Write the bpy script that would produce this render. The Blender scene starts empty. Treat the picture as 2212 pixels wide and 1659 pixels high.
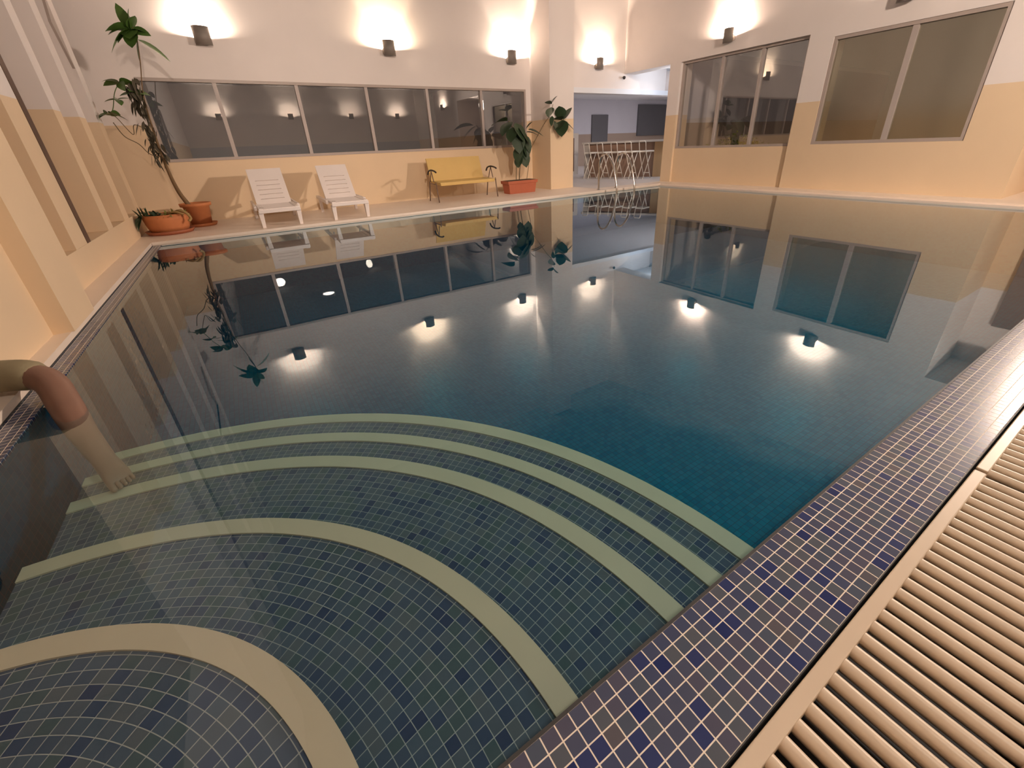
import bpy, bmesh, math, random
from mathutils import Vector, Matrix, Quaternion
random.seed(7)
scene = bpy.context.scene
COL = scene.collection
R = math.radians

# ------------------------------------------------------------------ camera
cam_data = bpy.data.cameras.new('camera')
cam = bpy.data.objects.new('camera', cam_data)
COL.objects.link(cam)
_a, _b, _c = R(31.9306), R(-25.826), R(-2.4967)
fw = Vector((math.sin(_a) * math.cos(_b), math.cos(_a) * math.cos(_b), math.sin(_b)))
r0 = Vector((math.cos(_a), -math.sin(_a), 0))
u0 = r0.cross(fw)
rt = math.cos(_c) * r0 + math.sin(_c) * u0
up = -math.sin(_c) * r0 + math.cos(_c) * u0
m = Matrix((rt, up, -fw)).transposed().to_4x4()
m.translation = Vector((0, 0, 1.0))
cam.matrix_world = m
cam_data.sensor_width = 36.0
cam_data.sensor_fit = 'HORIZONTAL'
cam_data.lens = 907.4014 / 2212 * 36.0
cam_data.shift_x = -29.7558 / 2212
cam_data.shift_y = -75.9724 / 2212
cam_data.clip_start = 0.02
cam_data.clip_end = 100
scene.camera = cam

# ------------------------------------------------------------------ world, exposure
world = bpy.data.worlds.new('night')
scene.world = world
world.use_nodes = True
bgn = world.node_tree.nodes['Background']
bgn.inputs[0].default_value = (0.055, 0.045, 0.04, 1)
bgn.inputs[1].default_value = 0.6
vs = scene.view_settings
vs.view_transform = 'Standard'
vs.look = 'None'
vs.gamma = 1.0
vs.use_curve_mapping = False
vs.exposure = 1.02
cy = scene.cycles
cy.use_denoising = True
cy.use_adaptive_sampling = True
cy.adaptive_threshold = 0.015
cy.max_bounces = 7
cy.diffuse_bounces = 4
cy.glossy_bounces = 4
cy.transmission_bounces = 4
cy.transparent_max_bounces = 12
cy.volume_bounces = 0
cy.caustics_reflective = False
cy.caustics_refractive = False
cy.sample_clamp_indirect = 6.0
cy.sample_clamp_direct = 0.0
cy.blur_glossy = 0.5

WARM = (1.0, 0.79, 0.62)
LAMP_W = 54.0
FILL_FLOOD_W = 1150.0  # power of the added fill spots
FILL_CEIL_W = 50.0  # power of the added fill light over the near deck
BAR_W = 66.0

# ------------------------------------------------------------------ materials
def new_mat(name):
    mt = bpy.data.materials.new(name)
    mt.use_nodes = True
    nt = mt.node_tree
    nt.nodes.clear()
    out = nt.nodes.new('ShaderNodeOutputMaterial')
    return mt, nt, out

def N(nt, t, **kw):
    n = nt.nodes.new(t)
    for k, v in kw.items():
        setattr(n, k, v)
    return n

def M(nt, op, a, b=None, c=None):
    n = nt.nodes.new('ShaderNodeMath')
    n.operation = op
    for i, v in enumerate((a, b, c)):
        if v is None:
            continue
        if isinstance(v, (int, float)):
            n.inputs[i].default_value = v
        else:
            nt.links.new(v, n.inputs[i])
    return n.outputs[0]

def mixc(nt, fac, a, b):
    n = nt.nodes.new('ShaderNodeMix')
    n.data_type = 'RGBA'
    for s, v in ((n.inputs[0], fac), (n.inputs[6], a), (n.inputs[7], b)):
        if isinstance(v, (int, float)):
            s.default_value = v
        elif isinstance(v, tuple):
            s.default_value = v if len(v) == 4 else v + (1,)
        else:
            nt.links.new(v, s)
    return n.outputs[2]

def principled(nt, out, col=None, rough=0.6, metal=0.0, spec=0.5):
    p = nt.nodes.new('ShaderNodeBsdfPrincipled')
    if isinstance(col, tuple):
        p.inputs['Base Color'].default_value = col + (1,)
    elif col is not None:
        nt.links.new(col, p.inputs['Base Color'])
    p.inputs['Roughness'].default_value = rough
    p.inputs['Metallic'].default_value = metal
    p.inputs['Specular IOR Level'].default_value = spec
    nt.links.new(p.outputs[0], out.inputs[0])
    return p

def mottled(name, col, rough=0.6, amount=0.12, scale=6.0, metal=0.0, spec=0.5, bump=0.0, detail=4, stretch=None):
    mt, nt, out = new_mat(name)
    tc = N(nt, 'ShaderNodeTexCoord')
    vec = tc.outputs['Object']
    if stretch:
        mp = N(nt, 'ShaderNodeMapping')
        mp.inputs['Scale'].default_value = stretch
        nt.links.new(vec, mp.inputs[0])
        vec = mp.outputs[0]
    no = N(nt, 'ShaderNodeTexNoise')
    no.inputs['Scale'].default_value = scale
    no.inputs['Detail'].default_value = detail
    nt.links.new(vec, no.inputs['Vector'])
    lo = tuple(max(0, c * (1 - amount)) for c in col)
    hi = tuple(min(1, c * (1 + amount)) for c in col)
    c = mixc(nt, no.outputs[0], lo, hi)
    p = principled(nt, out, c, rough, metal, spec)
    if bump:
        b = N(nt, 'ShaderNodeBump')
        b.inputs['Strength'].default_value = bump
        b.inputs['Distance'].default_value = 0.01
        nt.links.new(no.outputs[0], b.inputs['Height'])
        nt.links.new(b.outputs[0], p.inputs['Normal'])
    return mt

def two_tone(name, upper, lower, zline):
    mt, nt, out = new_mat(name)
    g = N(nt, 'ShaderNodeNewGeometry')
    sp = N(nt, 'ShaderNodeSeparateXYZ')
    nt.links.new(g.outputs['Position'], sp.inputs[0])
    no = N(nt, 'ShaderNodeTexNoise')
    no.inputs['Scale'].default_value = 1.3
    no.inputs['Detail'].default_value = 5
    nt.links.new(g.outputs['Position'], no.inputs['Vector'])
    z = M(nt, 'SUBTRACT', sp.outputs[2], zline)
    f = M(nt, 'GREATER_THAN', z, 0.0)
    v = M(nt, 'MULTIPLY_ADD', no.outputs[0], 0.12, 0.94)
    c = mixc(nt, f, lower, upper)
    h = N(nt, 'ShaderNodeHueSaturation')
    nt.links.new(v, h.inputs['Value'])
    nt.links.new(c, h.inputs['Color'])
    principled(nt, out, h.outputs[0], 0.65, 0, 0.25)
    return mt

def mosaic(name, pu, pv, palette, grout, gw=0.1, polar=None, rough=0.22, side=False, rowgw=None):
    """small square tiles on a u/v grid (or rings round a centre), colour drawn per tile"""
    mt, nt, out = new_mat(name)
    g = N(nt, 'ShaderNodeNewGeometry')
    sp = N(nt, 'ShaderNodeSeparateXYZ')
    nt.links.new(g.outputs['Position'], sp.inputs[0])
    X, Y, Z = sp.outputs
    if polar:
        cx, cyy, rm = polar
        dx = M(nt, 'SUBTRACT', X, cx)
        dy = M(nt, 'SUBTRACT', Y, cyy)
        rr = M(nt, 'SQRT', M(nt, 'ADD', M(nt, 'MULTIPLY', dx, dx), M(nt, 'MULTIPLY', dy, dy)))
        th = M(nt, 'ARCTAN2', dy, dx)
        u = M(nt, 'MULTIPLY', th, rm)
        v = M(nt, 'SUBTRACT', rr, Z)
    elif side:
        u = M(nt, 'ADD', X, Y)
        v = Z
    else:
        u, v = X, Y
    su = M(nt, 'DIVIDE', u, pu)
    sv = M(nt, 'DIVIDE', M(nt, 'SUBTRACT', v, 0.121) if not (polar or side) else v, pv)
    fu, fv = M(nt, 'FRACT', su), M(nt, 'FRACT', sv)
    iu, iv = M(nt, 'FLOOR', su), M(nt, 'FLOOR', sv)
    gu = M(nt, 'LESS_THAN', M(nt, 'ABSOLUTE', M(nt, 'SUBTRACT', fu, 0.5)), 0.5 - gw / 2)
    gv = M(nt, 'LESS_THAN', M(nt, 'ABSOLUTE', M(nt, 'SUBTRACT', fv, 0.5)), 0.5 - (rowgw or gw) / 2)
    tile = M(nt, 'MULTIPLY', gu, gv)
    cb = N(nt, 'ShaderNodeCombineXYZ')
    nt.links.new(iu, cb.inputs[0])
    nt.links.new(iv, cb.inputs[1])
    wn = N(nt, 'ShaderNodeTexWhiteNoise', noise_dimensions='2D')
    nt.links.new(cb.outputs[0], wn.inputs['Vector'])
    cr = N(nt, 'ShaderNodeValToRGB')
    cr.color_ramp.interpolation = 'CONSTANT'
    els = cr.color_ramp.elements
    tot = sum(w for _, w in palette)
    acc = 0
    for i, (c, w) in enumerate(palette):
        e = els[i] if i < len(els) else els.new(min(0.999, acc / tot))
        e.position = acc / tot
        e.color = c + (1,)
        acc += w
    nt.links.new(wn.outputs['Value'], cr.inputs[0])
    c = mixc(nt, tile, grout, cr.outputs[0])
    p = principled(nt, out, c, rough, 0, 0.5)
    rg = M(nt, 'MULTIPLY_ADD', tile, rough - 0.6, 0.6)
    nt.links.new(rg, p.inputs['Roughness'])
    b = N(nt, 'ShaderNodeBump')
    b.inputs['Strength'].default_value = 0.25
    b.inputs['Distance'].default_value = 0.002
    nt.links.new(tile, b.inputs['Height'])
    nt.links.new(b.outputs[0], p.inputs['Normal'])
    return mt

def sheet(name, r0v, power, tint, rough=0.0, bump=None, absorb=None, mirror=(1.0, 1.0, 1.0)):
    """clear sheet: straight-through light plus a mirror share that grows towards grazing angles"""
    mt, nt, out = new_mat(name)
    g = N(nt, 'ShaderNodeNewGeometry')
    dot = N(nt, 'ShaderNodeVectorMath', operation='DOT_PRODUCT')
    nt.links.new(g.outputs['Normal'], dot.inputs[0])
    nt.links.new(g.outputs['Incoming'], dot.inputs[1])
    c = M(nt, 'ABSOLUTE', dot.outputs['Value'])
    k = M(nt, 'POWER', M(nt, 'SUBTRACT', 1.0, c), power)
    f = M(nt, 'MULTIPLY_ADD', k, 1 - r0v, r0v)
    tr = N(nt, 'ShaderNodeBsdfTransparent')
    tr.inputs[0].default_value = tint + (1,)
    gl = N(nt, 'ShaderNodeBsdfGlossy')
    gl.inputs['Roughness'].default_value = rough
    gl.inputs['Color'].default_value = mirror + (1,)
    if bump:
        tc = N(nt, 'ShaderNodeTexCoord')
        no = N(nt, 'ShaderNodeTexNoise')
        no.inputs['Scale'].default_value = bump[1]
        no.inputs['Detail'].default_value = 2
        nt.links.new(tc.outputs['Object'], no.inputs['Vector'])
        bp = N(nt, 'ShaderNodeBump')
        bp.inputs['Strength'].default_value = bump[0]
        bp.inputs['Distance'].default_value = 0.02
        nt.links.new(no.outputs[0], bp.inputs['Height'])
        nt.links.new(bp.outputs[0], gl.inputs['Normal'])
    mx = N(nt, 'ShaderNodeMixShader')
    nt.links.new(f, mx.inputs[0])
    nt.links.new(tr.outputs[0], mx.inputs[1])
    nt.links.new(gl.outputs[0], mx.inputs[2])
    nt.links.new(mx.outputs[0], out.inputs[0])
    if absorb:
        va = N(nt, 'ShaderNodeVolumeAbsorption')
        va.inputs['Color'].default_value = absorb[0] + (1,)
        va.inputs['Density'].default_value = absorb[1]
        nt.links.new(va.outputs[0], out.inputs['Volume'])
    return mt

def emitter(name, col, s):
    mt, nt, out = new_mat(name)
    e = N(nt, 'ShaderNodeEmission')
    e.inputs[0].default_value = col + (1,)
    e.inputs[1].default_value = s
    nt.links.new(e.outputs[0], out.inputs[0])
    return mt

UPPER = (0.84, 0.775, 0.74)
LOWER = (0.80, 0.62, 0.42)
MT = {}
MT['plaster'] = two_tone('two_tone_plaster', UPPER, LOWER, 1.5)
MT['bar_plaster'] = two_tone('bar_room_plaster', (0.62, 0.62, 0.68), (0.42, 0.33, 0.27), 1.34)
MT['deck'] = mottled('beige_deck', (0.88, 0.76, 0.65), 0.42, 0.06, 3.0)
MT['bar_floor'] = mottled('pale_bar_floor', (0.74, 0.70, 0.68), 0.35, 0.05, 3.0)
MT['ceiling'] = mottled('grey_ceiling', (0.36, 0.36, 0.36), 0.7, 0.1, 1.5)
MT['white_ceiling'] = mottled('white_ceiling', (0.8, 0.82, 0.86), 0.6, 0.03, 2)
pal_dry = [((0.080, 0.092, 0.150), 5), ((0.065, 0.080, 0.150), 5), ((0.095, 0.095, 0.142), 4), ((0.036, 0.050, 0.150), 2),
           ((0.120, 0.112, 0.130), 1), ((0.085, 0.104, 0.148), 4), ((0.024, 0.036, 0.135), 1), ((0.105, 0.118, 0.145), 2)]
pal_wet = [((0.068, 0.094, 0.135), 5), ((0.055, 0.078, 0.125), 5), ((0.082, 0.10, 0.132), 4), ((0.036, 0.058, 0.115), 3),
           ((0.10, 0.112, 0.132), 2), ((0.064, 0.094, 0.108), 4), ((0.025, 0.042, 0.10), 1)]
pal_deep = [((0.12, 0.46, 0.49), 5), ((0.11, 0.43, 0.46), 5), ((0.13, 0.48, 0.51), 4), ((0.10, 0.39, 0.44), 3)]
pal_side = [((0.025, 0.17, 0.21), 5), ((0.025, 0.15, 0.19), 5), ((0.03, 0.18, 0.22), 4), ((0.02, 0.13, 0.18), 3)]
MT['coping'] = mosaic('coping_mosaic', 0.0335, 0.0306, pal_dry, (0.90, 0.80, 0.68), 0.08)
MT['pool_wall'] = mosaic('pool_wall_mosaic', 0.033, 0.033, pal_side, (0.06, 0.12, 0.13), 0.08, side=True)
MT['pool_floor'] = mosaic('pool_floor_mosaic', 0.033, 0.033, pal_deep, (0.10, 0.16, 0.17), 0.08)
MT['nosing'] = mottled('beige_nosing_stone', (0.62, 0.49, 0.35), 0.5, 0.04, 8)
MT['beige_plastic'] = mottled('beige_grate_plastic', (0.74, 0.60, 0.45), 0.38, 0.05, 9)
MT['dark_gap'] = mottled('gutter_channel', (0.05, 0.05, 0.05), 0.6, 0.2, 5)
MT['water_top'] = sheet('water_surface', 0.042, 3.4, (0.88, 0.97, 1.0), 0.012, (0.012, 2.2), ((0.16, 0.86, 0.91), 0.8), (0.88, 0.96, 1.0))
MT['water_side'] = sheet('water_body', 0.0, 60.0, (1, 1, 1), 0.0, None, ((0.16, 0.86, 0.91), 0.8))
MT['glass'] = sheet('window_glass', 0.19, 3.3, (0.85, 0.83, 0.80), 0.004)
MT['glass_green'] = sheet('misted_window_glass', 0.38, 3.0, (0.5, 0.5, 0.42), 0.14, mirror=(1.0, 0.97, 0.80))
MT['frame'] = mottled('taupe_window_frame', (0.44, 0.37, 0.33), 0.4, 0.05, 5)
MT['mullion'] = mottled('pale_mullion', (0.46, 0.40, 0.37), 0.4, 0.05, 5)
MT['steel'] = mottled('polished_steel', (0.62, 0.60, 0.58), 0.18, 0.03, 5, 1.0)
MT['sconce'] = mottled('brown_grey_sconce_metal', (0.22, 0.19, 0.165), 0.5, 0.08, 20)
MT['bulb'] = emitter('lit_bulb', (1.0, 0.78, 0.5), 40.0)
MT['white_plastic'] = mottled('white_lounger_plastic', (0.86, 0.78, 0.74), 0.35, 0.03, 6)
MT['mustard'] = mottled('mustard_bench_panel', (0.70, 0.48, 0.17), 0.5, 0.06, 4)
MT['black_rubber'] = mottled('dark_armrest_plastic', (0.035, 0.025, 0.025), 0.4, 0.1, 8)
MT['thin_metal'] = mottled('brown_metal_leg', (0.20, 0.13, 0.10), 0.4, 0.1, 8, 0.4)
MT['terracotta'] = mottled('terracotta', (0.56, 0.20, 0.075), 0.7, 0.16, 7)
MT['red_clay'] = mottled('red_clay_planter', (0.50, 0.145, 0.075), 0.6, 0.1, 7)
MT['soil'] = mottled('potting_soil', (0.07, 0.045, 0.025), 0.95, 0.3, 30, bump=0.5)
MT['bark'] = mottled('plant_bark', (0.19, 0.115, 0.055), 0.85, 0.3, 25, bump=0.4, stretch=(1, 1, 0.2))
MT['stem'] = mottled('thin_green_stem', (0.16, 0.11, 0.05), 0.7, 0.2, 20)
MT['leaf'] = mottled('glossy_leaf', (0.075, 0.15, 0.03), 0.35, 0.35, 9)
MT['leaf_dark'] = mottled('dark_leaf', (0.032, 0.058, 0.026), 0.38, 0.3, 9)
MT['leaf_yellow'] = mottled('yellow_green_leaf', (0.24, 0.24, 0.06), 0.5, 0.3, 9)
MT['dry_leaf'] = mottled('dry_leaf', (0.34, 0.22, 0.08), 0.7, 0.3, 9)
MT['dark_door'] = mottled('dark_grey_door', (0.13, 0.13, 0.14), 0.5, 0.06, 3)
MT['brown_wood'] = mottled('dark_brown_wood', (0.10, 0.045, 0.035), 0.5, 0.25, 4, stretch=(6, 6, 0.5))
MT['tan_wood'] = mottled('light_wood_bar_front', (0.62, 0.42, 0.23), 0.5, 0.14, 2.2, stretch=(3, 3, 0.6))
MT['brown_panel'] = mottled('brown_bar_panel', (0.26, 0.16, 0.11), 0.5, 0.15, 3)
MT['counter'] = mottled('grey_counter_top', (0.50, 0.46, 0.42), 0.3, 0.06, 4)
MT['stool'] = mottled('white_stool_metal', (0.85, 0.80, 0.72), 0.3, 0.03, 5)
MT['skin'] = mottled('skin', (0.24, 0.128, 0.088), 0.5, 0.14, 14)
MT['khaki'] = mottled('khaki_cloth', (0.30, 0.25, 0.15), 0.85, 0.2, 14, bump=0.3)
MT['grey_shirt'] = mottled('grey_shirt', (0.20, 0.20, 0.22), 0.9, 0.15, 14)
MT['hair'] = mottled('dark_hair', (0.04, 0.025, 0.02), 0.7, 0.2, 40)
MT['black'] = mottled('black_plastic', (0.02, 0.015, 0.015), 0.4, 0.1, 8)
MT['lamp_disc'] = emitter('downlight_glow', (0.9, 0.95, 1.0), 30.0)
MT['fill_disc'] = emitter('fill_light_glow', (1.0, 0.82, 0.64), 6.0)  # glowing face of the added fill lights
MT['brown_strip'] = mottled('dark_brown_strip', (0.10, 0.055, 0.035), 0.5, 0.2, 8)

# ------------------------------------------------------------------ mesh helpers
class MB:
    def __init__(s):
        s.v = []; s.f = []; s.sm = []; s.mi = []
    def poly(s, pts, smooth=False, mi=0):
        i = len(s.v)
        s.v += [tuple(p) for p in pts]
        s.f.append(tuple(range(i, i + len(pts)))); s.sm.append(smooth); s.mi.append(mi)
    def mesh(s, vs, fs, smooth=False, mi=0):
        i = len(s.v)
        s.v += [tuple(p) for p in vs]
        for f in fs:
            s.f.append(tuple(i + k for k in f)); s.sm.append(smooth); s.mi.append(mi)
    def box(s, x0, x1, y0, y1, z0, z1, mi=0, ztop=None):
        """box; ztop(y) gives a sloping top"""
        a = ztop(y0) if ztop else z1
        b = ztop(y1) if ztop else z1
        vs = [(x0, y0, z0), (x1, y0, z0), (x1, y1, z0), (x0, y1, z0), (x0, y0, a), (x1, y0, a), (x1, y1, b), (x0, y1, b)]
        s.mesh(vs, [(0, 3, 2, 1), (4, 5, 6, 7), (0, 1, 5, 4), (1, 2, 6, 5), (2, 3, 7, 6), (3, 0, 4, 7)], mi=mi)
    def obox(s, c, ax, ay, az, hx, hy, hz):
        c, ax, ay, az = Vector(c), Vector(ax), Vector(ay), Vector(az)
        vs = [c + ax * hx * i + ay * hy * j + az * hz * k for k in (-1, 1) for j in (-1, 1) for i in (-1, 1)]
        s.mesh(vs, [(0, 2, 3, 1), (4, 5, 7, 6), (0, 1, 5, 4), (1, 3, 7, 5), (3, 2, 6, 7), (2, 0, 4, 6)])
    def tube(s, pts, r, n=8, cap=True):
        pts = [Vector(p) for p in pts]
        rs = r if isinstance(r, (list, tuple)) else [r] * len(pts)
        t = (pts[1] - pts[0]).normalized()
        a = Vector((0, 0, 1)) if abs(t.z) < 0.9 else Vector((1, 0, 0))
        nrm = t.cross(a).normalized()
        rings = []
        for i, p in enumerate(pts):
            if 0 < i < len(pts) - 1:
                t2 = (pts[i + 1] - pts[i - 1]).normalized()
            elif i == 0:
                t2 = t
            else:
                t2 = (pts[-1] - pts[-2]).normalized()
            nrm = (nrm - t2 * nrm.dot(t2)).normalized()
            bn = t2.cross(nrm)
            rings.append([p + (nrm * math.cos(2 * math.pi * k / n) + bn * math.sin(2 * math.pi * k / n)) * rs[i] for k in range(n)])
        vs = [q for rg in rings for q in rg]
        fs = []
        for i in range(len(pts) - 1):
            for k in range(n):
                fs.append((i * n + k, i * n + (k + 1) % n, (i + 1) * n + (k + 1) % n, (i + 1) * n + k))
        s.mesh(vs, fs, True)
        if cap:
            s.poly(rings[0][::-1]); s.poly(rings[-1])
    def lathe(s, prof, c=(0, 0, 0), n=32, smooth=True, sx=1, sy=1):
        vs, fs = [], []
        for r, z in prof:
            for k in range(n):
                a = 2 * math.pi * k / n
                vs.append((c[0] + r * sx * math.cos(a), c[1] + r * sy * math.sin(a), c[2] + z))
        for i in range(len(prof) - 1):
            for k in range(n):
                fs.append((i * n + k, i * n + (k + 1) % n, (i + 1) * n + (k + 1) % n, (i + 1) * n + k))
        s.mesh(vs, fs, smooth)
    def build(s, name, mat, parent=None, loc=(0, 0, 0), rz=0, bevel=0, solid=0, subsurf=0):
        me = bpy.data.meshes.new(name)
        me.from_pydata(s.v, [], s.f)
        mats = mat if isinstance(mat, list) else [mat]
        for q in mats:
            me.materials.append(q)
        me.polygons.foreach_set('use_smooth', s.sm)
        me.polygons.foreach_set('material_index', s.mi)
        bm = bmesh.new(); bm.from_mesh(me)
        bmesh.ops.remove_doubles(bm, verts=bm.verts, dist=1e-5)
        if not solid:
            bmesh.ops.recalc_face_normals(bm, faces=bm.faces)
        bm.to_mesh(me); bm.free()
        me.update()
        o = bpy.data.objects.new(name, me)
        COL.objects.link(o)
        o.location = loc
        o.rotation_euler[2] = rz
        if parent:
            o.parent = parent
        if solid:
            md = o.modifiers.new('solid', 'SOLIDIFY'); md.thickness = solid; md.offset = 0
        if bevel:
            md = o.modifiers.new('bevel', 'BEVEL'); md.width = bevel; md.segments = 2; md.limit_method = 'ANGLE'; md.angle_limit = R(40)
        if subsurf:
            md = o.modifiers.new('sub', 'SUBSURF'); md.levels = subsurf; md.render_levels = subsurf
        return o

def tag(o, label=None, cat=None, group=None, kind=None):
    if label: o['label'] = label
    if cat: o['category'] = cat
    if group: o['group'] = group
    if kind: o['kind'] = kind
    return o

def thing(name, loc, label, cat, group=None, rz=0, kind=None):
    o = bpy.data.objects.new(name, None)
    COL.objects.link(o)
    o.location = loc; o.rotation_euler[2] = rz
    o.empty_display_size = 0.1
    return tag(o, label, cat, group, kind)

def struct(mb, name, mat, label=None, cat=None, **kw):
    return tag(mb.build(name, mat, **kw), label, cat, None, 'structure')

def children(o):
    return [c for c in bpy.data.objects if c.parent == o]

def copy_tree(o, parent=None):
    c = o.copy(); COL.objects.link(c)
    c.parent = parent
    for ch in children(o):
        copy_tree(ch, c)
    return c

def ceil(y):
    return 4.84 + 0.172 * y

# ------------------------------------------------------------------ dimensions (metres, water at z = 0)
PX0, PX1, PY0, PY1 = -1.02, 8.507, 0.335, 7.32
DZ = 0.05
YB, XR = 9.2, 9.04

# floor: deck all round the pool
d = MB()
d.box(-2.4, 6.9, PY1, 9.4, -0.15, DZ)
d.box(-2.4, -1.115, -0.2, PY1, -0.15, DZ)
d.box(PX1 + 0.06, 10.6, -0.2, PY1, -0.15, DZ)
d.box(6.9, 10.6, PY1, 7.75, -0.15, DZ)
d.box(-2.4, 10.6, -6.2, -0.2, -0.15, 0.01)
struct(d, 'floor', MT['deck'], 'beige pool deck floor', 'floor')
d = MB()
d.box(6.9, 20.2, 7.75, 9.4, -0.15, DZ)
d.box(6.9, 20.2, 9.4, 16.4, -0.15, DZ)
struct(d, 'floor.001', MT['bar_floor'], 'pale floor of the bar area', 'floor')

# pool basin
d = MB()
FZ = -0.85
d.box(PX0 - 0.08, PX1 + 0.05, PY0 - 0.1, PY1 + 0.1, FZ - 0.1, FZ)
struct(d, 'floor.002', MT['pool_floor'], 'dark teal pool bottom', 'pool floor')
d = MB()
d.box(PX0 - 0.08, PX0, PY0 - 0.1, PY1 + 0.1, FZ, -0.012)
d.box(PX0, PX1 + 0.05, PY1 + 0.0, PY1 + 0.1, FZ, -0.15)
d.box(PX1 + 0.0, PX1 + 0.05, PY0 - 0.1, PY1, FZ, -0.012)
d.box(PX0, PX1, PY0 - 0.1, PY0, FZ, -0.012)
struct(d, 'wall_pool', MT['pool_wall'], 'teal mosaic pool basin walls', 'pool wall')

# water
W = MB()
x0, x1, y0, y1, z0, z1 = PX0 + 0.002, PX1 - 0.002, PY0 + 0.002, PY1 - 0.002, FZ + 0.004, 0.0
vs_ = [(x0, y0, z0), (x1, y0, z0), (x1, y1, z0), (x0, y1, z0), (x0, y0, z1), (x1, y0, z1), (x1, y1, z1), (x0, y1, z1)]
W.mesh(vs_, [(4, 5, 6, 7)], mi=0)
W.mesh(vs_, [(0, 3, 2, 1), (0, 1, 5, 4), (1, 2, 6, 5), (2, 3, 7, 6), (3, 0, 4, 7)], mi=1)
struct(W, 'water', [MT['water_top'], MT['water_side']], 'still dark teal water filling the indoor pool', 'water')

# mosaic copings
d = MB(); d.box(-1.12, 8.9, 0.121, PY0, -0.012, 0.004)
struct(d, 'trim_1', MT['coping'], 'wide blue mosaic coping with cream grout along the near pool edge', 'pool coping', bevel=0.003)
d = MB(); d.box(-1.115, PX0, PY0, PY1, -0.012, 0.004)
struct(d, 'trim_2', MT['coping'], 'narrow mosaic coping along the left pool edge', 'pool coping')
d = MB(); d.box(-1.118, -1.113, 0.0, PY1, -0.05, 0.012)
struct(d, 'trim_3', MT['dark_gap'], 'dark joint between left deck and coping', 'joint')
d = MB(); d.box(PX1, PX1 + 0.06, PY0, PY1, -0.012, 0.018)
d.box(PX1 - 0.01, PX1 + 0.015, PY0, PY1, -0.012, 0.03)
struct(d, 'trim_4', MT['deck'], 'pale stone lip along the far right pool edge', 'pool edge')
d = MB(); d.box(PX0 - 0.09, PX1 + 0.05, PY1 - 0.015, PY1, 0.015, DZ + 0.002)
struct(d, 'trim_5', MT['deck'], 'pale stone lip along the lounger side of the pool', 'pool edge')
d = MB(); d.box(PX0, PX1, PY0 - 0.001, PY0 + 0.007, -0.03, 0.0015)  # dark strip put in for the shadow line at the coping's water side
struct(d, 'shade_strip', MT['dark_gap'], 'dark strip standing for shade between the near coping and the water', 'joint')
# gutter
d = MB()
d.box(-1.12, 8.9, 0.119, 0.121, -0.1, 0.002); d.box(-1.12, 8.9, -0.2, 0.119, -0.12, -0.1); d.box(-1.12, 8.9, -0.205, -0.2, -0.1, 0.008)
struct(d, 'trim_6', MT['dark_gap'], 'dark overflow channel under the grates', 'channel')

# ------------------------------------------------------------------ walls
cw = ceil
d = MB()
WX0, WX1, WZ0, WZ1 = -0.82, 6.02, 0.975, 2.125
d.box(-2.4, WX0, YB, YB + 0.2, DZ, 0, ztop=cw)
d.box(WX0, WX1, YB, YB + 0.2, DZ, WZ0)
d.box(WX0, WX1, YB, YB + 0.2, WZ1, 0, ztop=cw)
d.box(WX1, 6.8, YB, YB + 0.2, DZ, 0, ztop=cw)
d.box(6.8, 10.6, YB, YB + 0.2, 2.2, 0, ztop=cw)
struct(d, 'wall_back', MT['plaster'], 'far wall, white above and beige below', 'wall')
d = MB(); d.box(6.8, 14.0, YB - 0.03, YB + 0.23, 2.09, 2.2)
struct(d, 'trim_7', MT['white_ceiling'], 'pale beam lip above the bar opening', 'beam')
d = MB(); d.box(6.15, 6.8, 8.45, YB, DZ, 0, ztop=cw)
struct(d, 'column', MT['plaster'], 'square two-tone column beside the bar opening', 'column')

d = MB()
T = XR + 0.4
d.box(XR, T, 1.62, YB, 2.53, 0, ztop=cw)
d.box(XR, T, 7.45, 7.75, DZ, 2.53)
d.box(XR + 0.06, T, 4.75, 7.45, DZ, 0.79)
B2Y0, B2Y1, B2Z0, B2Z1 = 2.25, 4.35, 0.81, 2.43
d.box(XR, T, 1.62, 4.75, DZ, B2Z0)
d.box(XR, T, 1.62, B2Y0, B2Z0, 2.53)
d.box(XR, T, B2Y1, 4.75, B2Z0, 2.53)
d.box(XR, T, B2Y0, B2Y1, B2Z1, 2.53)
d.box(XR, T, -0.8, 1.62, 2.85, 0, ztop=cw)
d.box(XR, T, -6.0, -0.8, 0.01, 0, ztop=cw)
struct(d, 'wall_right', MT['plaster'], 'right wall with two window openings', 'wall')
d = MB()
d.box(T, 10.3, 1.62, 1.72, DZ, 2.85); d.box(10.3, 10.5, -0.9, 1.72, DZ, 2.85); d.box(T, 10.3, -0.9, -0.8, DZ, 2.85)
d.box(T, 10.5, -0.9, 1.72, 2.85, 2.95)
struct(d, 'wall_recess', MT['plaster'], 'recess beyond the right wall', 'wall')

d = MB()
d.box(-2.4, -2.2, 2.95, 9.2, DZ, 0, ztop=cw)
struct(d, 'wall_left', MT['plaster'], 'left wall behind the fins', 'wall')
d = MB(); d.box(-2.2, -1.3, 4.15, 9.2, DZ, 0.335)
struct(d, 'trim_9', MT['plaster'], 'low beige plinth under the fins', 'plinth')
d = MB(); d.box(-2.2, -1.1, 3.64, 4.15, DZ, 0, ztop=cw)
struct(d, 'column.001', MT['plaster'], 'broad pilaster at the left pool edge', 'column')
for a, b in ((5.2, 5.57), (6.5, 6.75), (7.47, 7.76), (8.43, 8.7)):
    d = MB(); d.box(-2.2, -1.3, a, b, 0.336, 0, ztop=cw)
    struct(d, 'column.002', MT['plaster'], 'tall vertical wall fin', 'column')
d = MB(); d.box(-2.2, -1.2, 2.96, 3.64, DZ, 0, ztop=cw)
struct(d, 'wall_niche', MT['plaster'], 'beige wall between the doorway and the broad pilaster', 'wall')
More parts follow.
